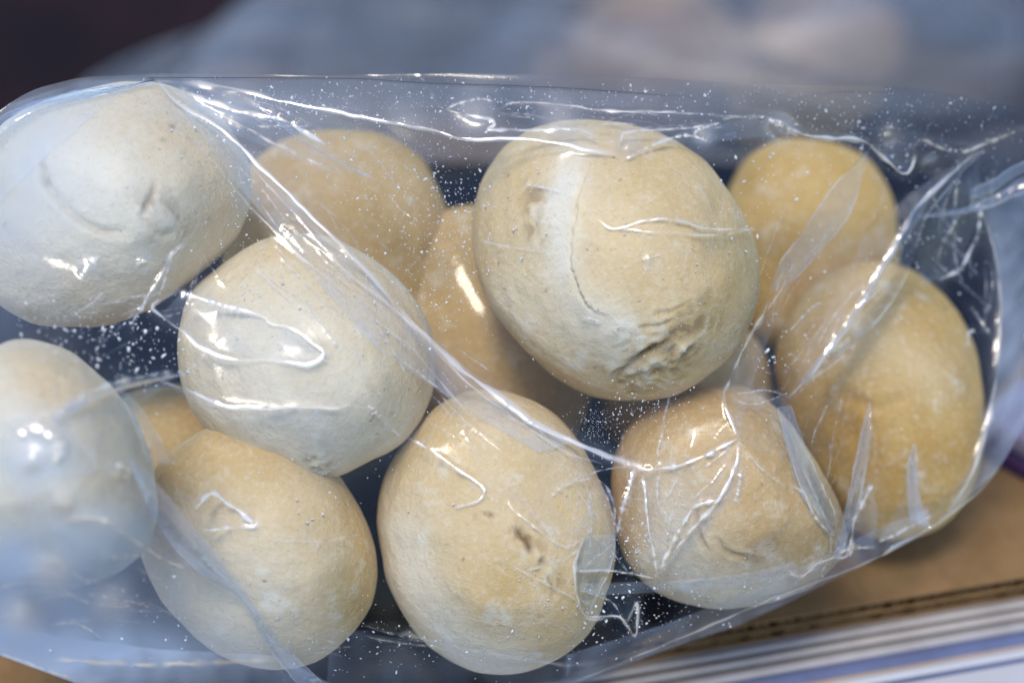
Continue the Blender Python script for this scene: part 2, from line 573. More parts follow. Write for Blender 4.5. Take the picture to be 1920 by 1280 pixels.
    for k_, v in A.items():
        set_attr(me, k_, np.clip(v, -1, 1))
    o = link("bread_roll", me, mat)
    o.location = ctr
    tag(o, label, "bread roll", group)
    if keep:
        ROLL_PTS.append(P)
    return o


R_ = math.radians
# top layer
roll(197, 383, .024, 246, 220, R_(10), .030, M_pale, "pale floury roll with a swirled crease at the upper left of the bag", outline=[(-45,380),(-20,260),(60,195),(150,170),(260,164),(340,195),(410,270),(440,350),(430,420),(390,490),(330,550),(250,590),(150,605),(50,600),(-20,540)], sub=7, egg=0, seed=1,
     grooves=[([(75, 290), (85, 340), (120, 385), (150, 415), (190, 435), (240, 440)], 8, .0007, .22), ([(290, 345), (285, 365), (272, 388), (268, 410)], 6, .0006, .35),
              ([(268, 410), (300, 440), (330, 432)], 7, .0006, .12)],
     steps=[([(90, 280), (80, 340), (120, 395), (190, 440), (260, 430)], 8, -.0007)], rough=[([(290, 400), (320, 420)], 40, .00012)],
     flour=[([(120, 330), (180, 380), (230, 400)], 90, .6), ([(60, 450), (200, 520)], 90, .4)], dark=[([(323, 238)], 6, .6), ([(305, 262)], 5, .35), ([(85, 340)], 7, .4), ([(80, 310)], 6, .3)],
     crust=[([(330, 250), (400, 330), (420, 400)], 60, .5), ([(280, 200)], 60, .25)])
roll(585, 652, .022, 248, 228, R_(28), .030, M_pale, "pale roll with a pointed lower tip below the long diagonal fold", outline=[(335,600),(345,540),(390,490),(440,450),(520,425),(620,430),(710,480),(780,550),(815,640),(800,740),(760,810),(690,845),(620,880),(592,892),(560,868),(480,850),(410,800),(365,740)], sub=7, egg=.10, seed=2,
     grooves=[([(500, 640), (540, 700), (560, 760)], 14, .0004, .04)], crust=[([(560, 430), (660, 480), (740, 560), (800, 680)], 90, .6), ([(430, 470), (520, 450)], 60, .2)],
     flour=[([(420, 680), (470, 780), (560, 830)], 90, .6)], rough=[([(590, 870), (600, 880)], 24, .0006)])
roll(1160, 500, .015, 254, 262, R_(-8), .030, M_cream, "large cream roll with a torn knot at its lower right, centre of the bag", outline=[(905,480),(915,390),(958,312),(1008,274),(1070,252),(1150,245),(1235,256),(1305,288),(1356,350),(1400,430),(1417,510),(1405,590),(1370,650),(1310,700),(1260,735),(1180,752),(1100,755),(1020,715),(960,650),(920,570)], sub=7, egg=.05, seed=3,
     steps=[([(1130, 285), (1095, 340), (1078, 410), (1074, 470), (1082, 525), (1105, 575), (1150, 600)], 6, .0011)],
     grooves=[([(1150, 705), (1185, 685), (1210, 665), (1240, 650)], 6, .0016, .5), ([(1200, 615), (1235, 612), (1262, 600)], 4, .0006, .15), ([(1225, 590), (1260, 585), (1290, 570)], 4, .0005, .1),
              ([(1010, 385), (1006, 420), (1010, 450)], 7, .0003, .22)],
     rough=[([(1190, 705), (1230, 690), (1275, 660)], 34, .00065), ([(1170, 680), (1230, 640), (1300, 600)], 50, .00011), ([(1000, 360), (1005, 440)], 20, .00012)],
     flour=[([(1075, 290), (1052, 400), (1050, 480), (1080, 560), (1160, 610)], 44, .62), ([(1062, 330), (1048, 420), (1060, 500)], 22, .35), ([(960, 560), (1040, 620), (1140, 650)], 60, .35)],
     crust=[([(1300, 330), (1380, 450), (1390, 580)], 100, .25), ([(940, 330), (930, 420)], 60, .12), ([(1000, 700), (1120, 740), (1300, 690)], 35, .35)])
roll(75, 850, .066, 200, 205, R_(-25), .028, M_pale, "blurred pale roll at the left edge below the dark gap", outline=[(-90,850),(-50,700),(20,645),(90,650),(160,690),(215,750),(250,830),(265,910),(268,990),(225,1060),(110,1100),(-40,1085)], sub=6, egg=.05, seed=4, crust=[([(60, 680), (180, 760), (220, 900)], 70, .5)])
# front row
roll(925, 1000, .017, 228, 286, R_(20), .029, M_cream, "long cream roll with a row of dark splits, front middle", outline=[(712,930),(730,860),(780,790),(840,740),(920,720),(1010,750),(1070,800),(1120,880),(1150,960),(1150,1030),(1125,1110),(1090,1190),(1035,1225),(970,1246),(890,1238),(830,1190),(770,1120),(730,1030)], sub=7, egg=-.13, seed=5,
     grooves=[([(970, 990), (985, 1010), (1000, 1035)], 8, .0011, .5), ([(1012, 1045), (1022, 1065)], 6, .0008, .4), ([(1026, 1075), (1034, 1095), (1042, 1118)], 4, .0006, .35), ([(905, 962), (925, 966)], 5, .0006, .5)],
     dark=[([(988, 1012), (992, 1030)], 8, .6), ([(922, 966)], 6, .5), ([(1015, 1050)], 6, .5), ([(1012, 1155)], 6, .4), ([(890, 968)], 5, .3)],
     rough=[([(980, 1000), (1030, 1090)], 26, .00012)],
     flour=[([(745, 1000), (790, 1110), (860, 1210), (960, 1255)], 60, .7), ([(1010, 1140), (960, 1170)], 40, .25)], crust=[([(930, 1100), (960, 1180), (990, 1210)], 90, .55), ([(900, 900), (1000, 880)], 90, .2)])
roll(1368, 925, .010, 214, 210, R_(10), .029, M_tan, "tan roll with fine cracks at the front right under the star of folds", outline=[(1155,960),(1150,880),(1180,800),(1240,745),(1320,715),(1400,715),(1460,760),(1510,830),(1545,900),(1570,970),(1565,1020),(1525,1065),(1465,1102),(1390,1120),(1300,1118),(1220,1090),(1175,1030)], sub=7, egg=-.10, seed=6,
     grooves=[([(1305, 960), (1310, 1000), (1330, 1040)], 5, .0008, .4), ([(1345, 1010), (1365, 1035), (1400, 1045)], 5, .0007, .4)],
     dark=[([(1400, 1042), (1420, 1046)], 9, .5), ([(1410, 1020), (1450, 1015)], 12, .35)], flour=[([(1230, 1050), (1330, 1110), (1450, 1110)], 60, .6), ([(1240, 930), (1300, 1000)], 60, .4)], crust=[([(1330, 780), (1420, 830), (1440, 920)], 70, .3)])
roll(495, 1015, .024, 232, 215, R_(-14), .028, M_cream, "roll with a golden right end in the front row, left of the long cream roll", outline=[(268,960),(290,890),(340,840),(420,800),(520,810),(600,850),(660,900),(700,960),(722,1030),(710,1110),(660,1170),(600,1210),(520,1232),(430,1215),(350,1160),(290,1080)], sub=6, egg=.04, seed=7,
     crust=[([(680, 950), (710, 1040), (680, 1130)], 60, .8), ([(450, 850), (330, 880)], 80, .4)], flour=[([(380, 1090), (480, 1150)], 120, .6)])
# behind
roll(1662, 735, -.028, 194, 270, R_(8), .027, M_gold, "golden roll at the right end of the bag", outline=[(1478,740),(1480,620),(1520,530),(1600,480),(1690,480),(1760,530),(1810,610),(1840,690),(1850,770),(1835,850),(1790,930),(1730,985),(1660,1000),(1600,980),(1560,920),(1520,850)], sub=7, egg=-.05, seed=9,
     crust=[([(1560, 800), (1600, 950)], 70, .35)], flour=[([(1640, 640), (1750, 700)], 60, .2)], grooves=[([(1580, 740), (1640, 760), (1700, 740)], 12, .0006, .12)])
roll(1528, 450, -.058, 158, 205, R_(18), .027, M_gold, "soft golden roll behind, between the large cream roll and the right end", outline=[(1365,370),(1400,300),(1460,268),(1550,268),(1620,300),(1665,370),(1675,440),(1670,540),(1640,640),(1540,690),(1440,640),(1385,500)], sub=6, egg=0, seed=10)
roll(650, 505, -.034, 200, 200, R_(25), .027, M_brown_shade, "brownish roll at the back under the top fold, left of the large cream roll", outline=[(425,440),(465,340),(535,285),(640,272),(730,300),(800,372),(840,470),(865,600),(850,720),(760,790),(640,770),(500,700),(435,570)], sub=6, egg=0, seed=11)
roll(910, 650, -.040, 205, 262, R_(20), .027, M_brown_shade, "shaded roll wedged between the diagonal fold and the large cream roll", outline=[(690,650),(730,530),(805,432),(900,404),(990,440),(1080,560),(1125,690),(1115,780),(1040,890),(880,900),(740,810)], sub=6, egg=0, seed=12)
roll(350, 860, -.026, 175, 150, 0, .026, M_brown_shade, "brown roll half hidden in the gap beside the left edge roll", 6, 0, 13)
roll(1285, 725, -.040, 165, 160, 0, .026, M_brown_shade, "shaded roll under the large cream roll's right side", 6, 0, 14)

# ------------------------------------------------------------------ the bag: drape the film over the rolls
TOP = np.array([(-140, 360), (-60, 262), (0, 205), (60, 168), (150, 145), (300, 138), (600, 142), (850, 137), (1100, 141), (1240, 147), (1440, 160),
                (1680, 162), (1770, 175), (1850, 190), (1920, 200), (2060, 235)], float)
BOT = np.array([(-140, 1178), (0, 1228), (140, 1280), (300, 1340), (600, 1400), (900, 1350), (1080, 1282), (1280, 1210), (1391, 1172), (1468, 1136), (1570, 1084),
                (1740, 1000), (1830, 935), (1870, 885), (1920, 800), (2060, 560)], float)
EDGE_H = np.array([(-140, 300, .040), (300, 140, .028), (900, 138, .026), (1300, 155, .025), (1650, 160, .022), (1920, 195, .010), (2040, 420, -.008), (1890, 850, -.004),
                   (1600, 1070, .008), (1450, 1128, .014), (1080, 1282, .026), (600, 1390, .030), (140, 1280, .046), (-140, 1180, .065), (-140, 750, .08)])

# creases: (points, half width px, height mm, whiteness of the painted glint)
CREASES = [
    ([(297, 152), (330, 190), (420, 245), (500, 325), (600, 420), (680, 500), (760, 590), (850, 680), (940, 745), (1000, 790), (1080, 830), (1140, 855), (1200, 875)], 7.5, .8, .85),
    ([(460, 300), (560, 410), (640, 500), (740, 580), (800, 640), (880, 720), (960, 780), (1060, 845), (1130, 870)], 7, .45, .22),
    ([(330, 230), (420, 330), (520, 440), (640, 545), (730, 620), (790, 670), (850, 745), (905, 800)], 6, .3, .14),
    ([(297, 152), (380, 158), (450, 168), (530, 190), (640, 212), (655, 216), (720, 228), (800, 241), (850, 258), (890, 264), (950, 260), (1040, 266), (1100, 278), (1150, 287), (1166, 297)], 7, .55, .34),
    ([(1166, 297), (1185, 292), (1220, 272), (1290, 255), (1330, 266)], 6, .5, .4),
    ([(835, 205), (865, 192), (900, 186), (925, 190)], 6, .5, .45),
    ([(838, 206), (880, 216), (920, 222), (928, 236), (918, 243), (1000, 243), (1085, 242), (1120, 258)], 6, .5, .45),
    ([(940, 203), (960, 193), (1010, 193), (1080, 200), (1130, 207), (1280, 212), (1330, 215), (1420, 222)], 5, .45, .36),
    ([(1420, 222), (1432, 217), (1470, 230), (1500, 250), (1560, 260), (1620, 265), (1640, 282), (1660, 300), (1685, 322), (1700, 325), (1712, 305), (1715, 285), (1710, 275)], 6, .6, .45),
    ([(1710, 278), (1730, 263), (1770, 278), (1810, 285), (1845, 272), (1920, 240)], 5, .4, .35),
    ([(1160, 285), (1165, 258), (1180, 248), (1290, 240), (1350, 230)], 5, .5, .42),
    ([(1350, 230), (1300, 250), (1335, 268)], 5, .4, .38),
    ([(1440, 222), (1470, 240), (1500, 254)], 9, .5, .4),
    ([(340, 165), (365, 180), (420, 200), (480, 215), (525, 223), (560, 240), (610, 270)], 8, .6, .40),
    ([(365, 182), (400, 205), (460, 240), (540, 280), (620, 320)], 9, .35, .16),
    ([(1120, 410), (1150, 428), (1200, 415), (1260, 412), (1330, 428), (1415, 430)], 4, .3, .30),
    ([(1150, 428), (1240, 436), (1340, 440), (1415, 430)], 4, .3, .26),
    ([(1190, 490), (1215, 485), (1240, 476)], 4, .25, .25), ([(1205, 520), (1220, 485)], 3, .2, .2), ([(1090, 595), (1125, 602)], 4, .25, .35),
    ([(335, 545), (380, 560), (430, 575), (490, 592), (505, 608), (540, 612), (580, 640), (608, 662), (590, 682), (560, 684), (500, 675), (440, 675), (385, 655), (340, 620), (300, 590), (288, 572), (335, 545)], 7, .6, .42),
    ([(340, 550), (400, 566), (470, 586)], 12, .5, .30),
    ([(245, 625), (250, 600), (275, 560), (300, 520), (320, 480), (342, 458)], 5, .5, .30),
    ([(292, 572), (310, 520), (325, 480), (342, 458)], 5, .4, .25),
    ([(60, 790), (170, 735), (240, 712), (340, 697)], 13, .5, .25),
    ([(300, 715), (350, 730), (420, 760), (480, 765), (560, 762), (620, 765), (655, 757)], 7, .5, .36),
    ([(355, 970), (395, 925), (430, 945), (455, 965), (478, 986), (440, 988), (380, 994)], 7, .5, .42),
    ([(120, 975), (190, 975), (250, 1010), (300, 1045), (350, 1065)], 8, .5, .28),
    ([(1845, 275), (1790, 320), (1720, 390), (1700, 430), (1650, 510), (1610, 580), (1570, 640), (1530, 690), (1490, 735), (1475, 745)], 6, .7, .30),
    ([(1440, 565), (1425, 605), (1395, 650), (1370, 710), (1358, 745), (1372, 790), (1385, 822)], 5, .5, .30),
    ([(1475, 742), (1440, 730), (1400, 735), (1370, 740)], 4, .35, .28), ([(1370, 745), (1400, 757), (1440, 752), (1470, 738)], 4, .35, .26),
    ([(1382, 822), (1330, 850), (1280, 870), (1215, 880), (1190, 875)], 6, .6, .42),
    ([(1385, 830), (1380, 870), (1352, 930), (1300, 990), (1260, 1040), (1232, 1085)], 6, .6, .42),
    ([(1205, 890), (1210, 930), (1215, 985), (1228, 1050), (1232, 1085)], 5, .5, .34),
    ([(1345, 935), (1300, 952), (1280, 985), (1250, 1040), (1232, 1085)], 5, .5, .34),
    ([(1075, 1070), (1130, 1070), (1180, 1075), (1232, 1085)], 5, .4, .30), ([(1095, 1062), (1150, 1018)], 4, .3, .24),
    ([(1190, 877), (1175, 930), (1160, 985), (1155, 1005)], 6, .5, .34), ([(1115, 895), (1140, 915), (1152, 960), (1153, 1003)], 5, .4, .24),
    ([(1030, 935), (1060, 910), (1110, 895)], 5, .35, .26), ([(1050, 910), (1130, 880), (1190, 874)], 4, .3, .22),
    ([(765, 820), (800, 840), (850, 875), (905, 912), (906, 928), (892, 940), (850, 952)], 5, .45, .30),
    ([(955, 935), (958, 950), (1000, 985), (1040, 1015), (1070, 1025), (1095, 1002)], 5, .4, .26),
    ([(1098, 1000), (1080, 1050), (1080, 1100), (1098, 1155), (1150, 1155), (1168, 1160), (1188, 1193), (1195, 1160), (1193, 1130), (1175, 1170)], 5, .5, .32),
    ([(1085, 1105), (1130, 1120), (1150, 1130), (1165, 1155)], 4, .35, .25),
    ([(1488, 912), (1505, 922), (1530, 970), (1560, 1005)], 5, .45, .32), ([(1470, 760), (1490, 840), (1530, 930), (1562, 1005)], 4, .35, .2),
    ([(1840, 390), (1865, 470), (1876, 580), (1868, 700), (1850, 800), (1820, 890), (1770, 970)], 7, .6, .26),
    ([(1840, 390), (1832, 440), (1800, 500), (1762, 524)], 5, .45, .3), ([(1800, 400), (1770, 455), (1756, 495)], 5, .4, .22),
    ([(1560, 1045), (1590, 1040), (1600, 985), (1615, 950), (1640, 900)], 6, .5, .32), ([(1592, 1045), (1600, 1020), (1588, 1035)], 7, .5, .35),
    ([(1470, 1065), (1500, 1080), (1530, 1058), (1560, 1045), (1590, 1030), (1640, 1025)], 6, .5, .3),
    ([(1558, 1000), (1556, 1040), (1540, 1075)], 4, .3, .2), ([(1640, 1020), (1700, 990), (1760, 960)], 5, .4, .22),
    ([(1240, 1090), (1320, 1085), (1420, 1070), (1480, 1062)], 10, .4, .12),
    ([(1480, 620), (1530, 570), (1550, 575)], 4, .3, .25), ([(1470, 700), (1520, 640), (1550, 600)], 5, .4, .2), ([(1610, 575), (1650, 545)], 5, .35, .3), ([(1550, 670), (1595, 638)], 5, .35, .35),
    ([(1820, 575), (1838, 598), (1858, 628)], 5, .35, .25), ([(1815, 650), (1818, 622), (1828, 620)], 5, .35, .3),
    ([(1360, 870), (1330, 905), (1300, 935)], 4, .3, .2), ([(1390, 880), (1385, 920), (1378, 940)], 5, .4, .3),
    ([(1390, 830), (1430, 880), (1470, 910)], 4, .3, .2), ([(640, 1180), (760, 1190), (900, 1220), (1050, 1245), (1120, 1240)], 14, .5, .08),
    ([(500, 1010), (600, 1015), (680, 1000)], 8, .3, .10), ([(100, 1235), (300, 1245), (520, 1235)], 14, .5, .12),
    ([(150, 520), (165, 500), (185, 480)], 8, .4, .3), ([(255, 495), (275, 488)], 7, .4, .4), ([(135, 590), (170, 570), (195, 545)], 7, .4, .25),
    ([(30, 820), (60, 800), (110, 830), (100, 870)], 16, .5, .35), ([(215, 870), (240, 880), (235, 900)], 10, .5, .4),
    ([(985, 345), (1025, 352), (1050, 360)], 7, .35, .28), ([(900, 450), (960, 465), (1030, 470)], 9, .4, .15),
    ([(660, 640), (700, 760), (760, 830)], 6, .3, .12), ([(690, 760), (720, 790)], 8, .4, .3),
    ([(1060, 1283), (1250, 1206), (1450, 1121), (1600, 1064), (1740, 991), (1830, 926), (1868, 878)], 6, .4, .19), ([(140, 1272), (60, 1246), (-60, 1200)], 6, .4, .15),
]
gq = np.random.default_rng(99)
for cx, cy, sx, sy, deg, dev, n in ((620, 480, 170, 190, 47, 7, 34), (900, 760, 120, 80, 40, 8, 16), (1560, 560, 120, 160, 122, 9, 26), (1000, 230, 500, 25, 4, 5, 18), (1300, 900, 130, 110, 120, 30, 18), (1080, 970, 70, 100, 60, 40, 16),
                                    (1640, 900, 130, 120, 102, 8, 18), (260, 560, 120, 90, 130, 35, 14), (450, 220, 110, 30, 24, 6, 12), (200, 1100, 180, 110, 20, 16, 16), (1820, 420, 60, 160, 75, 20, 12), (800, 1200, 300, 40, 8, 6, 10)):
    for _ in range(n):
        x, y = cx + sx * gq.normal() * .6, cy + sy * gq.normal() * .6
        an, ln_ = math.radians(deg + dev * gq.normal()), gq.uniform(40, 170)
        k_ = np.linspace(-.5, .5, 5)
        bow = gq.normal() * ln_ * .05
        CREASES.append(([(x + ln_ * t_ * math.cos(an) - bow * (1 - 4 * t_ * t_) * math.sin(an), y + ln_ * t_ * math.sin(an) + bow * (1 - 4 * t_ * t_) * math.cos(an)) for t_ in k_],
                        gq.uniform(2.5, 6), gq.uniform(.08, .3), gq.uniform(.03, .19)))

GX, GY = np.meshgrid(np.linspace(-140, 2060, 276), np.linspace(100, 1420, 166))
w = 1.0 / (np.hypot(GX[..., None] - EDGE_H[:, 0], GY[..., None] - EDGE_H[:, 1]) + 12) ** 2.6
HB = (w * EDGE_H[:, 2]).sum(-1) / w.sum(-1)
obst = np.full(GX.shape, -1.0)
for P in ROLL_PTS:
    x, y, h = to_px(P)
    i = np.round((y - 100) / 8).astype(int)
    j = np.round((x + 140) / 8).astype(int)
    ok = (i >= 0) & (i < 166) & (j >= 0) & (j < 276)
    np.maximum.at(obst, (i[ok], j[ok]), h[ok])
rolls_only = obst.copy()
top_i = np.interp(GX[0], TOP[:, 0], TOP[:, 1])
bot_i = np.interp(GX[0], BOT[:, 0], BOT[:, 1])
outside = (GY < top_i) | (GY > bot_i)
outside[:, 0] = outside[:, -1] = outside[0] = outside[-1] = True
Hf = np.where(outside, HB, np.maximum(HB, obst))


def settle(n, slack):
    global Hf
    for it in range(n):
        avg = .25 * (np.roll(Hf, 1, 0) + np.roll(Hf, -1, 0) + np.roll(Hf, 1, 1) + np.roll(Hf, -1, 1)) - slack
        Hf = np.where(outside, HB, np.maximum(avg, obst))


settle(1400, 0.00002)
# pulled creases are taut lines: they bridge straight from roll to roll and lift the film beside them
for pts, wd, hh, wh in CREASES:
    ln = spline(pts, 4)
    L = np.r_[0, np.cumsum(np.hypot(*np.diff(ln, axis=0).T))]
    if wh < .2 or L[-1] < 90 or pts[0] == (355, 970): continue
    ok = (ln[:, 0] > -136) & (ln[:, 0] < 2050)
    ii = np.round((ln[:, 1] - 100) / 8).astype(int); jj = np.clip(np.round((ln[:, 0] + 140) / 8).astype(int), 0, 275)
    hv = Hf[ii, jj]
    hull = [0]
    for k_ in range(1, len(ln)):                       # upper hull of the height along the line
        while len(hull) > 1 and (hv[hull[-1]] - hv[hull[-2]]) * (L[k_] - L[hull[-2]]) < (hv[k_] - hv[hull[-2]]) * (L[hull[-1]] - L[hull[-2]]):
            hull.pop()
        hull.append(k_)
    up = np.interp(L, L[hull], hv[hull])
    lift = hv + np.minimum(up - hv, .022) + .0006 * np.sin(math.pi * L / L[-1])
    np.maximum.at(obst, (ii[ok], jj[ok]), lift[ok])
settle(700, 0.00001)
for it in range(2):
    Hs = .25 * (np.roll(Hf, 1, 0) + np.roll(Hf, -1, 0) + np.roll(Hf, 1, 1) + np.roll(Hf, -1, 1))
    Hf = np.where(outside, HB, .5 * Hf + .5 * Hs)


ROLL_H = np.maximum(rolls_only, -.2)


def roll_h(px, py):
    j = np.clip(np.round((px + 140) / 8).astype(int), 0, 275); i = np.clip(np.round((py - 100) / 8).astype(int), 0, 165)
    return blur(ROLL_H, 3)[i, j]


def film_h(px, py):
    fx = np.clip((np.asarray(px, float) + 140) / 8, 0, 274.99)
    fy = np.clip((np.asarray(py, float) - 100) / 8, 0, 164.99)
    i, j = fy.astype(int), fx.astype(int)
    a, b = fy - i, fx - j
    a, b = a * a * (3 - 2 * a) * .5 + a * .5, b * b * (3 - 2 * b) * .5 + b * .5
    return (Hf[i, j] * (1 - a) * (1 - b) + Hf[i + 1, j] * a * (1 - b) + Hf[i, j + 1] * (1 - a) * b + Hf[i + 1, j + 1] * a * b)


NC, NR = 1080, 660
colx = np.linspace(-138, 2056, NC)
t = np.linspace(0, 1, NR)[:, None]
tpx = np.interp(colx, TOP[:, 0], TOP[:, 1])
tpx = np.convolve(np.pad(tpx, 12, mode='edge'), np.ones(25) / 25, 'valid')
bpx = np.interp(colx, BOT[:, 0], BOT[:, 1])
bpx = np.convolve(np.pad(bpx, 12, mode='edge'), np.ones(25) / 25, 'valid')
FX = np.broadcast_to(colx, (NR, NC)).copy()
FY = tpx * (1 - t) + bpx * t
FH = film_h(FX, FY)
FH = blur(blur(FH, 7), 7) + 0.0008
edge_fade = np.clip(np.minimum(t, 1 - t) * 14, 0, 1) * np.ones((1, NC))
FH += edge_fade * (0.00012 * noise2((NR, NC), 40, 1) + 0.00003 * noise2((NR, NC), 15, 2, (1.6, .8)) + 0.000008 * noise2((NR, NC), 7, 3))
PK = []
# puckers where the pulled film crumples: (x, y, radius px, mm)
for di, (x0, y0, rr, am) in enumerate(((890, 212, 30, 1.5), (1180, 268, 20, 1.1), (1465, 238, 22, 1.1), (1668, 256, 22, 1.2), (760, 236, 30, .8), (1050, 225, 30, .9), (430, 196, 42, .9), (1745, 305, 13, .6), (380, 562, 22, .7), (560, 650, 34, -.6), (160, 500, 18, .5),
                                       (270, 490, 15, .5), (1216, 486, 9, .3), (1105, 598, 8, .3), (1602, 1040, 13, .6), (1730, 965, 13, .6), (1320, 255, 16, .7), (100, 1075, 34, 1.6), (210, 1125, 30, 1.3), (40, 1150, 30, 1.4), (60, 860, 30, 1.2), (120, 940, 26, 1.0), (230, 885, 18, .7), (1420, 745, 14, .5))):
    PK.append((x0, y0, rr))
    q1, q2 = (FX - x0) / rr, (FY - y0) / rr
    an = di * 1.7
    q1, q2 = q1 * math.cos(an) + q2 * math.sin(an), (q2 * math.cos(an) - q1 * math.sin(an)) * 1.5
    FH += am * 1e-3 * np.exp(-(q1 ** 2 + q2 ** 2)) * (1 + .15 * np.sin(3 * q1 + di))
WH_GLINT = np.zeros((NR, NC))
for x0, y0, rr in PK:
    WH_GLINT = np.maximum(WH_GLINT, (.30 if y0 < 300 and x0 > 500 else .16) * np.exp(-((FX - x0) ** 2 + (FY - y0) ** 2) / (1.2 * rr) ** 2))  # pale glints painted over the puckers
CLEAN = FH.copy()
CLING = np.clip(1.15 - (FH - 0.0008 - roll_h(FX, FY)) / 0.0022, 0, 1)
for ci, (pts, wd, hh, wh) in enumerate(CREASES):
    ln = spline(pts, 9, 1.6, ci)
    x0, x1 = ln[:, 0].min() - wd * 5, ln[:, 0].max() + wd * 5
    y0, y1 = ln[:, 1].min() - wd * 5, ln[:, 1].max() + wd * 5
    jj = np.where((colx >= x0) & (colx <= x1))[0]
    if not len(jj): continue
    j0, j1 = jj[0], jj[-1] + 1
    rows = np.where(((FY[:, j0:j1] >= y0) & (FY[:, j0:j1] <= y1)).any(1))[0]
    i0, i1 = rows[0], rows[-1] + 1
    d, al = seg_dist(FX[i0:i1, j0:j1], FY[i0:i1, j0:j1], ln)
    g = np.random.default_rng(ci)
    tt = np.linspace(0, 1, 24)
    var = np.interp(al, tt, np.clip(1 + .35 * g.normal(size=24), .3, 1.7))
    ends = np.clip(np.minimum(al, 1 - al) * 9 + .15, 0, 1)
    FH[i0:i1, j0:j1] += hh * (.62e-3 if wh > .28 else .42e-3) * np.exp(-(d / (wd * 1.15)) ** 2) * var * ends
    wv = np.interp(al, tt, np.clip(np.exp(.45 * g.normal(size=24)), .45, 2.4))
    WH_GLINT[i0:i1, j0:j1] = np.maximum(WH_GLINT[i0:i1, j0:j1], (2.1 if wh > .28 else 1.5) * wh * np.exp(-(d / (wd * (.38 if wh > .28 else .28) * wv)) ** 2) * np.clip(var ** 2, .05, 1.6) * ends)
    WH_GLINT[i0:i1, j0:j1] = np.maximum(WH_GLINT[i0:i1, j0:j1], wh * .075 * np.exp(-(d / (wd * 2.6)) ** 2))
HAZE_GLARE = 0.006 * np.clip(noise2((NR, NC), 90, 11) + .2, 0, 2)
for (cx, cy, rx, ry, am) in ((40, 1110, 270, 120, .85), (50, 850, 90, 70, .50), (140, 1225, 300, 50, .45), (200, 980, 120, 60, .2), (10, 420, 130, 260, .24), (420, 205, 100, 34, .28), (760, 190, 500, 36, .07), (560, 300, 180, 80, .10), (1500, 190, 400, 30, .10), (120, 300, 150, 150, .10), (900, 1250, 500, 26, .03), (1560, 560, 60, 130, .10), (1905, 640, 40, 260, .18), (1880, 330, 90, 40, .10),
                             (600, 760, 160, 120, .06), (300, 320, 200, 160, .06), (1230, 240, 420, 22, .05), (430, 1230, 160, 40, .06)):
    HAZE_GLARE += am * np.exp(-((FX - cx) / rx) ** 2 - ((FY - cy) / ry) ** 2) * (1 + .13 * noise2((NR, NC), 24, int(cx), (1.4, .8)))  # sky glare and veils painted on the film as pale patches
GLARE_FACETS = [
    ([(330, 190), (420, 245), (500, 325), (760, 590), (940, 745), (1080, 830), (1010, 850), (860, 760), (700, 650), (560, 490), (430, 330)], .22),
    ([(297, 152), (340, 165), (525, 223), (620, 275), (710, 340), (600, 320), (420, 245)], .14), ([(297, 152), (640, 146), (850, 158), (1240, 178), (1240, 205), (940, 195), (640, 212), (480, 178)], .06),
    ([(1210, 890), (1300, 868), (1380, 832), (1345, 935), (1290, 960), (1232, 1085)], .10), ([(1345, 935), (1384, 832), (1400, 900), (1330, 990), (1232, 1085), (1290, 985)], .15),
    ([(1460, 770), (1490, 800), (1540, 900), (1562, 1003), (1530, 970), (1488, 912)], .16), ([(1100, 1092), (1240, 1087), (1380, 1075), (1490, 1050), (1500, 1080), (1380, 1100), (1240, 1112), (1100, 1118)], .20),
    ([(1060, 1225), (1240, 1170), (1400, 1110), (1500, 1062), (1640, 990), (1742, 950), (1746, 990), (1570, 1082), (1468, 1134), (1391, 1170), (1280, 1208), (1060, 1288)], .17),
    ([(1560, 1045), (1590, 960), (1632, 900), (1650, 960), (1640, 1022)], .16), ([(1640, 1022), (1690, 940), (1712, 850), (1740, 985)], .12),
    ([(1845, 276), (1720, 392), (1640, 540), (1530, 690), (1480, 740), (1540, 600), (1620, 440), (1720, 350)], .10), ([(1700, 430), (1840, 280), (1838, 395), (1800, 500), (1730, 540)], .07),
    ([(1845, 390), (1868, 470), (1876, 580), (1868, 700), (1820, 890), (1770, 972), (1870, 886), (1925, 800), (2050, 560), (2050, 300)], .24),
    ([(1440, 565), (1395, 650), (1360, 745), (1385, 820), (1420, 700), (1470, 560), (1520, 480)], .10), ([(1370, 745), (1475, 742), (1490, 800), (1470, 870), (1390, 830)], .08),
    ([(1075, 1000), (1115, 895), (1152, 930), (1153, 1003), (1098, 1150), (1080, 1080)], .10), ([(905, 912), (955, 935), (1040, 1015), (1095, 1000), (1030, 935), (1130, 880), (960, 780), (800, 640), (850, 780)], .07),
    ([(340, 545), (500, 590), (608, 662), (560, 684), (385, 655), (300, 590)], .16), ([(300, 715), (480, 765), (655, 757), (600, 800), (420, 790)], .10),
    ([(0, 1228), (140, 1280), (620, 1400), (640, 1290), (520, 1225), (300, 1215), (100, 1190), (-120, 1140)], .26), ([(620, 1175), (900, 1215), (1080, 1225), (1060, 1290), (600, 1390)], .07),
    ([(-100, 280), (0, 200), (150, 150), (290, 145), (210, 190), (80, 300), (-40, 420)], .12), ([(835, 203), (925, 188), (930, 240), (1085, 243), (890, 264), (720, 228)], .07),
    ([(1166, 296), (1290, 240), (1432, 218), (1500, 252), (1335, 268), (1220, 272)], .10), ([(1640, 283), (1700, 326), (1712, 278), (1845, 272), (1700, 240)], .08),
    ([(100, 770), (240, 712), (345, 697), (240, 780), (255, 870), (120, 900), (20, 860)], .12),
]
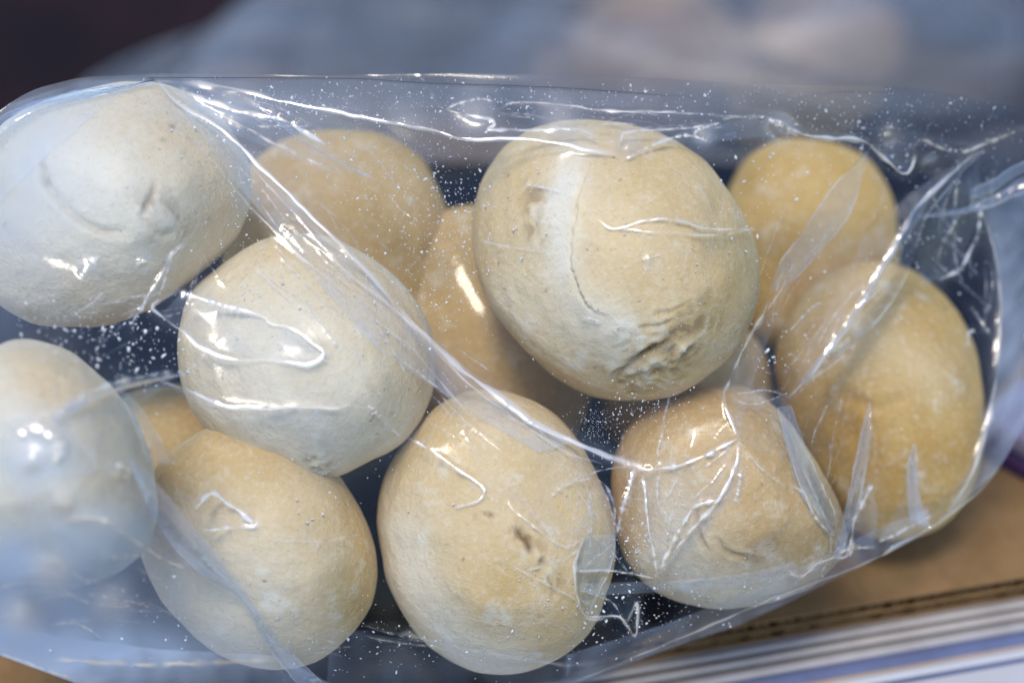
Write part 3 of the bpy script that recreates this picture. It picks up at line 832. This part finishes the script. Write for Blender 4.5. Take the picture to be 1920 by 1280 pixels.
for pts, am in GLARE_FACETS:                                 # reflected glare painted as paler facets, strongest along their edges
    pg = np.asarray(pts, float)
    win = (FX > pg[:, 0].min() - 6) & (FX < pg[:, 0].max() + 6) & (FY > pg[:, 1].min() - 6) & (FY < pg[:, 1].max() + 6)
    x, y = FX[win], FY[win]
    ins = np.zeros(x.shape, bool)
    dd = np.full(x.shape, 1e9)
    for k_ in range(len(pg)):
        (xa, ya), (xb, yb) = pg[k_], pg[(k_ + 1) % len(pg)]
        ins ^= ((ya > y) != (yb > y)) & (x < (xb - xa) * (y - ya) / (yb - ya + 1e-9) + xa)
        q_ = np.clip(((x - xa) * (xb - xa) + (y - ya) * (yb - ya)) / ((xb - xa) ** 2 + (yb - ya) ** 2 + 1e-9), 0, 1)
        dd = np.minimum(dd, np.hypot(x - xa - q_ * (xb - xa), y - ya - q_ * (yb - ya)))
    vv = np.where(ins, np.clip(dd / 4, 0, 1) * (.5 + .5 * np.exp(-dd / 18)), 0)
    HAZE_GLARE[win] += am * vv * (1 + .25 * noise2((NR, NC), 14, len(pts) + int(pg[0, 0]) % 97, (1.5, .8))[win])
HAZE_GLARE = np.maximum(HAZE_GLARE, 0) + 0.004 * np.clip(noise2((NR, NC), 26, 12, (2, .6)), 0, 2)

bag = empty("plastic_bag", (0, 0, Z_UNDERLAY))
tag(bag, "clear plastic bag of bread rolls, creased and dusted inside with flour specks", "bag")
bag_off = np.array([0, 0, Z_UNDERLAY])
FP = at(FX, FY, FH)
me = mesh_from("front_film", FP.reshape(-1, 3) - bag_off, grid_faces(NR, NC))
set_attr(me, "white_glint", np.clip(WH_GLINT, 0, .8))
set_attr(me, "cling", np.clip(CLING - 2.5 * WH_GLINT, 0, 1))
set_attr(me, "haze_glare", np.clip(HAZE_GLARE, 0, .82))
link("front_film", me, M_film, bag)

# back of the bag: from the same outline round behind and beneath the rolls
nb = 26
V = []
sel = np.arange(0, NC, 9)
Ptop, Pbot = FP[0, sel], FP[-1, sel]
for k_ in range(nb):
    s = k_ / (nb - 1)
    p = Ptop * (1 - s) + Pbot * s
    bulge = math.sin(math.pi * s)
    p = p + np.array([0, .122, -.066]) * bulge
    p[:, 2] = np.maximum(p[:, 2], Z_UNDERLAY + 0.0012) if k_ not in (0, nb - 1) else p[:, 2]
    V.append(p + .0004 * RNG.normal(size=p.shape) * min(1, bulge * 3))
me = mesh_from("back_film", np.vstack(V) - bag_off, grid_faces(nb, len(sel)))
link("back_film", me, M_film, bag)


def tube(name, P, r, n=6):
    P = np.asarray(P)
    T = np.gradient(P, axis=0)
    T /= np.linalg.norm(T, axis=1)[:, None] + 1e-12
    A = np.cross(T, -AX_F); A /= np.linalg.norm(A, axis=1)[:, None] + 1e-12
    B = np.cross(T, A)
    r = np.broadcast_to(np.asarray(r, float), (len(P),))[:, None]
    V = np.stack([P + r * (A * math.cos(q) + B * math.sin(q)) for q in np.linspace(0, 2 * math.pi, n, endpoint=False)], 1).reshape(-1, 3)
    F = []
    for i in range(len(P) - 1):
        for j in range(n):
            F.append((i * n + j, i * n + (j + 1) % n, (i + 1) * n + (j + 1) % n, (i + 1) * n + j))
    return mesh_from(name, V, F)


def hi(px, py):
    """height of the finished front film"""
    px = np.asarray(px, float); py = np.asarray(py, float)
    j = np.clip(np.round((px + 138) / (2056 + 138) * (NC - 1)).astype(int), 0, NC - 1)
    i = np.clip(np.round((py - tpx[j]) / (bpx[j] - tpx[j]) * (NR - 1)).astype(int), 0, NR - 1)
    return FH[i, j]


for pts in ([(130, 176), (210, 166), (290, 150), (300, 146), (640, 147), (740, 152), (850, 158), (950, 160), (1080, 166), (1240, 178), (1310, 182)],
            [(1500, 183), (1520, 178), (1600, 172), (1700, 176)]):
    ln = spline(pts, 10, .4, 5)
    rr = 0.00011 * np.clip(np.minimum(np.arange(len(ln)), np.arange(len(ln))[::-1]) / 12, .25, 1)
    link("seam", tube("seam", at(ln[:, 0], ln[:, 1], hi(ln[:, 0], ln[:, 1]) + .0006) - bag_off, rr), M_seam, bag)

# doubled folds of film that stand on the front: left and right outline of each, lift in mm
FOLDS = [
    ([(1626, 282), (1598, 312), (1560, 350), (1528, 398), (1500, 440), (1462, 490), (1442, 540)], [(1630, 286), (1617, 330), (1600, 388), (1568, 440), (1522, 490), (1490, 525), (1445, 545)], 1.4, .03),
    ([(242, 862), (262, 915), (300, 990), (355, 1058), (452, 1130), (500, 1212), (560, 1285)], [(256, 868), (285, 895), (350, 970), (402, 1032), (462, 1110), (520, 1195), (606, 1278)], 9.0, .42),
    ([(1842, 278), (1780, 325), (1716, 388), (1690, 430), (1640, 512), (1602, 575), (1560, 640), (1500, 712)], [(1846, 282), (1800, 330), (1742, 400), (1722, 455), (1690, 540), (1640, 610), (1580, 670), (1510, 722)], 2.0, .14),
    ([(1458, 762), (1470, 820), (1486, 870), (1500, 912), (1530, 960), (1556, 1003)], [(1484, 760), (1505, 820), (1530, 880), (1548, 920), (1566, 960), (1566, 1004)], 1.2, .16),
    ([(1628, 752), (1612, 820), (1598, 890), (1582, 960), (1562, 1042)], [(1634, 760), (1632, 830), (1622, 890), (1606, 960), (1575, 1046)], 1.6, .30),
    ([(1712, 830), (1700, 880), (1702, 930), (1706, 980)], [(1718, 834), (1722, 900), (1728, 945), (1746, 990)], 1.6, .30),
    ([(1720, 402), (1800, 392), (1860, 368), (1925, 340), (2050, 300)], [(1724, 410), (1800, 402), (1860, 388), (1925, 362), (2050, 332)], 3.0, .26),
    ([(1820, 352), (1860, 336), (1925, 300), (2050, 262)], [(1818, 388), (1860, 384), (1925, 345), (2050, 305)], 3.5, .12),
    ([(95, 775), (170, 742), (240, 718), (345, 698)], [(100, 790), (172, 758), (242, 728), (350, 702)], 4.0, .35),
    ([(220, 730), (240, 770), (262, 820), (275, 862)], [(240, 735), (275, 780), (300, 820), (330, 870)], 2.0, .22),
    ([(1095, 1002), (1080, 1050), (1082, 1100), (1098, 1152)], [(1155, 1003), (1150, 1050), (1130, 1100), (1104, 1152)], .5, .06),
    ([(480, 200), (560, 262), (640, 300), (700, 330)], [(530, 225), (600, 285), (660, 318), (702, 334)], .8, .10),
    ([(-140, 330), (-40, 245), (40, 200), (150, 168), (290, 152)], [(-140, 372), (-40, 290), (60, 215), (160, 186), (292, 156)], 1.5, .18),
]
for fi, (la, lb, lift, haze_glare) in enumerate(FOLDS):
    A_ = spline(la, 5); B_ = spline(lb, 5)
    n = max(len(A_), len(B_), 12)
    q = np.linspace(0, 1, n)
    A_ = np.stack([np.interp(q, np.linspace(0, 1, len(A_)), A_[:, k_]) for k_ in (0, 1)], 1)
    B_ = np.stack([np.interp(q, np.linspace(0, 1, len(B_)), B_[:, k_]) for k_ in (0, 1)], 1)
    g = np.random.default_rng(fi + 40)
    jit = g.normal(size=(n, 2)); jit[1:-1] = (jit[:-2] + jit[1:-1] + jit[2:]) / 3
    A_ += jit * .9; B_ += jit[::-1] * .9
    m_ = 13
    s = np.linspace(0, 1, m_)[None, :]
    X = A_[:, :1] * (1 - s) + B_[:, :1] * s
    Y = A_[:, 1:] * (1 - s) + B_[:, 1:] * s
    along = np.sin(math.pi * np.clip(q, .03, .97))[:, None] ** .5
    lf = lift * 1e-3 * along * (.55 + .45 * np.sin(math.pi * s)) + .0007
    lf = lf + .00035 * np.exp(-((np.minimum(s, 1 - s)) / .09) ** 2) + .00008 * g.normal(size=(n, 1)) * np.sin(math.pi * s)
    me = mesh_from("fold", at(X, Y, hi(X, Y) + lf).reshape(-1, 3) - bag_off, grid_faces(n, m_))
    set_attr(me, "white_glint", (.30 * np.exp(-(np.minimum(s, 1 - s) / .04) ** 2) * along * np.clip(.6 + .5 * np.interp(q, np.linspace(0, 1, 9), g.normal(size=9))[:, None], 0, 1.4)).ravel())
    set_attr(me, "haze_glare", (.55 * haze_glare * (.75 + .25 * np.sin(9 * s + 3 * q[:, None])) * np.ones_like(X)).ravel())
    link("fold", me, M_fold, bag)

# flour and moisture specks on the inner face of the film
CLOUDS = [(240, 650, 130, 60, 260, 1.2), (120, 600, 90, 30, 130, .9), (830, 450, 110, 150, 700, .9), (760, 330, 150, 90, 330, 1.0), (1120, 800, 38, 38, 340, .5), (1220, 770, 90, 40, 170, .8),
          (1000, 190, 600, 40, 700, .9), (1640, 250, 260, 80, 520, 1.0), (1450, 420, 200, 130, 170, 1.0), (620, 260, 190, 80, 300, .9), (560, 190, 200, 30, 160, .9), (1200, 1020, 50, 40, 200, .8),
          (1180, 1150, 140, 60, 260, .9), (700, 1190, 330, 70, 280, .9), (1360, 1100, 200, 60, 160, .9), (640, 900, 120, 80, 70, 1.1), (1000, 1150, 160, 90, 260, .7), (1280, 620, 260, 200, 260, .7),
          (700, 560, 200, 150, 300, .8), (420, 330, 90, 90, 160, .9), (450, 480, 60, 60, 90, .8), (260, 1190, 200, 60, 90, 1.2), (1750, 430, 120, 120, 130, .9), (1460, 680, 60, 80, 60, 1.2), (1000, 640, 800, 480, 500, .8)]
bm = bmesh.new(); bmesh.ops.create_icosphere(bm, subdivisions=1, radius=1.0)
bm.verts.ensure_lookup_table()
IV = np.array([v.co[:] for v in bm.verts]); IF = np.array([[v.index for v in f.verts] for f in bm.faces]); bm.free()
VV, FF, cnt = [], [], 0
for (cx, cy, rx, ry, n, sz) in CLOUDS:
    x = cx + rx * .62 * RNG.normal(size=n); y = cy + ry * .62 * RNG.normal(size=n)
    yt = np.interp(x, colx, tpx); yb = np.interp(x, colx, bpx)
    ok = (y > yt + 3) & (y < yb - 4) & (x > -130) & (x < 2040)
    x, y = x[ok], y[ok]
    r = sz * K * np.clip(RNG.lognormal(-.2, .58, len(x)), .4, 3.4)
    C0 = at(x, y, hi(x, y) - .0002)
    for c0, r0 in zip(C0, r):
        st = RNG.uniform(.6, 1.7); an = RNG.uniform(0, 3.14)
        e1_ = AX_R * math.cos(an) + AX_U * math.sin(an); e2_ = -AX_R * math.sin(an) + AX_U * math.cos(an)
        q = IV * (1 + .25 * RNG.normal(size=(len(IV), 1)))
        VV.append(c0 + r0 * (q[:, :1] * st * e1_ + q[:, 1:2] / st * e2_ - q[:, 2:] * .55 * AX_F))
        FF.append(IF + cnt * len(IV)); cnt += 1
me = mesh_from("flour_specks", np.vstack(VV) - bag_off, np.vstack(FF))
o = link("flour_specks", me, M_speck, bag)
tag(o, kind="stuff")

# ------------------------------------------------------------------ bags standing lower down behind
def rear_bag(cx, cy, rx, ry, hgt, rot, seed, label, mats, spots):
    root = empty("plastic_bag", (cx, cy, Z_TABLE))
    root.rotation_euler = (0, 0, rot)
    tag(root, label, "bag", "plastic bags of bread at the back")
    nr, nc = 70, 110
    a = np.linspace(0, 2 * math.pi, nc)[None, :]
    s = np.linspace(0.0, 1, nr)[:, None]
    g = noise2((nr, nc), 12, seed) ; g[:, -1] = g[:, 0]
    g2 = noise2((nr, nc), 5, seed + 1); g2[:, -1] = g2[:, 0]
    rad = np.sin(s * math.pi / 2) ** .8
    lob = 1 + .06 * np.sin(3 * a + seed) + .05 * np.sin(5 * a + 2 * seed)
    X = rx * rad * np.cos(a) * lob; Y = ry * rad * np.sin(a) * lob
    Z = hgt * np.cos(s * math.pi / 2) ** .55 + (.007 * g + .004 * g2) * np.sin(s * math.pi) ** .5 + 0.001
    me = mesh_from("film", np.stack([X, Y, np.maximum(Z, .0006) * np.ones_like(X)], -1).reshape(-1, 3), grid_faces(nr, nc))
    set_attr(me, "haze_glare", (.02 + .07 * np.clip(g + .2, 0, 2) + .10 * np.clip(g2 - .9, 0, 2)).ravel())
    link("film", me, M_rear, root)
    ca, sa = math.cos(rot), math.sin(rot)
    for i, (dx, dy, dz_, r, mt, lb) in enumerate(spots):
        V0, F = SPH[5]
        q = V0 * (1 + .06 * np.sin(3 * V0[:, :1] + i) + .04 * np.sin(5 * V0[:, 1:2] + 2 * i))
        me = mesh_from("bread_roll", q * np.array([r * 1.15, r, r * .85]), F)
        for k_ in ("flour", "dark", "crust"): set_attr(me, k_, np.zeros(len(V0)))
        b = link("bread_roll", me, mt)
        b.location = (cx + dx * ca - dy * sa, cy + dx * sa + dy * ca, Z_TABLE + dz_)
        tag(b, lb, "bread roll", "bread rolls in the rear bags")


pl = on_plane(930, 105, Z_TABLE + .085)
pr_ = on_plane(1600, -40, Z_TABLE + .13)
rear_bag(pl[0], pl[1], .30, .11, .105, .40, 21, "blurred plastic bag lying behind on the left, brown rolls inside", None,
         [(-.16, -.03, .044, .042, M_rear_shade, "blurred brown roll at the left inside the left rear bag"), (-.04, -.045, .044, .044, M_rear_shade, "blurred brown roll near the front middle of the left rear bag"),
          (.09, -.01, .058, .05, M_rear_shade, "blurred lighter roll right of the middle in the left rear bag"), (.20, 0, .04, .04, M_rear_shade, "blurred brown roll at the right inside the left rear bag")])
rear_bag(pr_[0], pr_[1], .29, .17, .19, -.12, 33, "blurred bluish plastic bag standing behind on the right", None,
         [(-.12, .0, .05, .04, M_rear_shade2, "blurred roll inside the bluish right rear bag")])
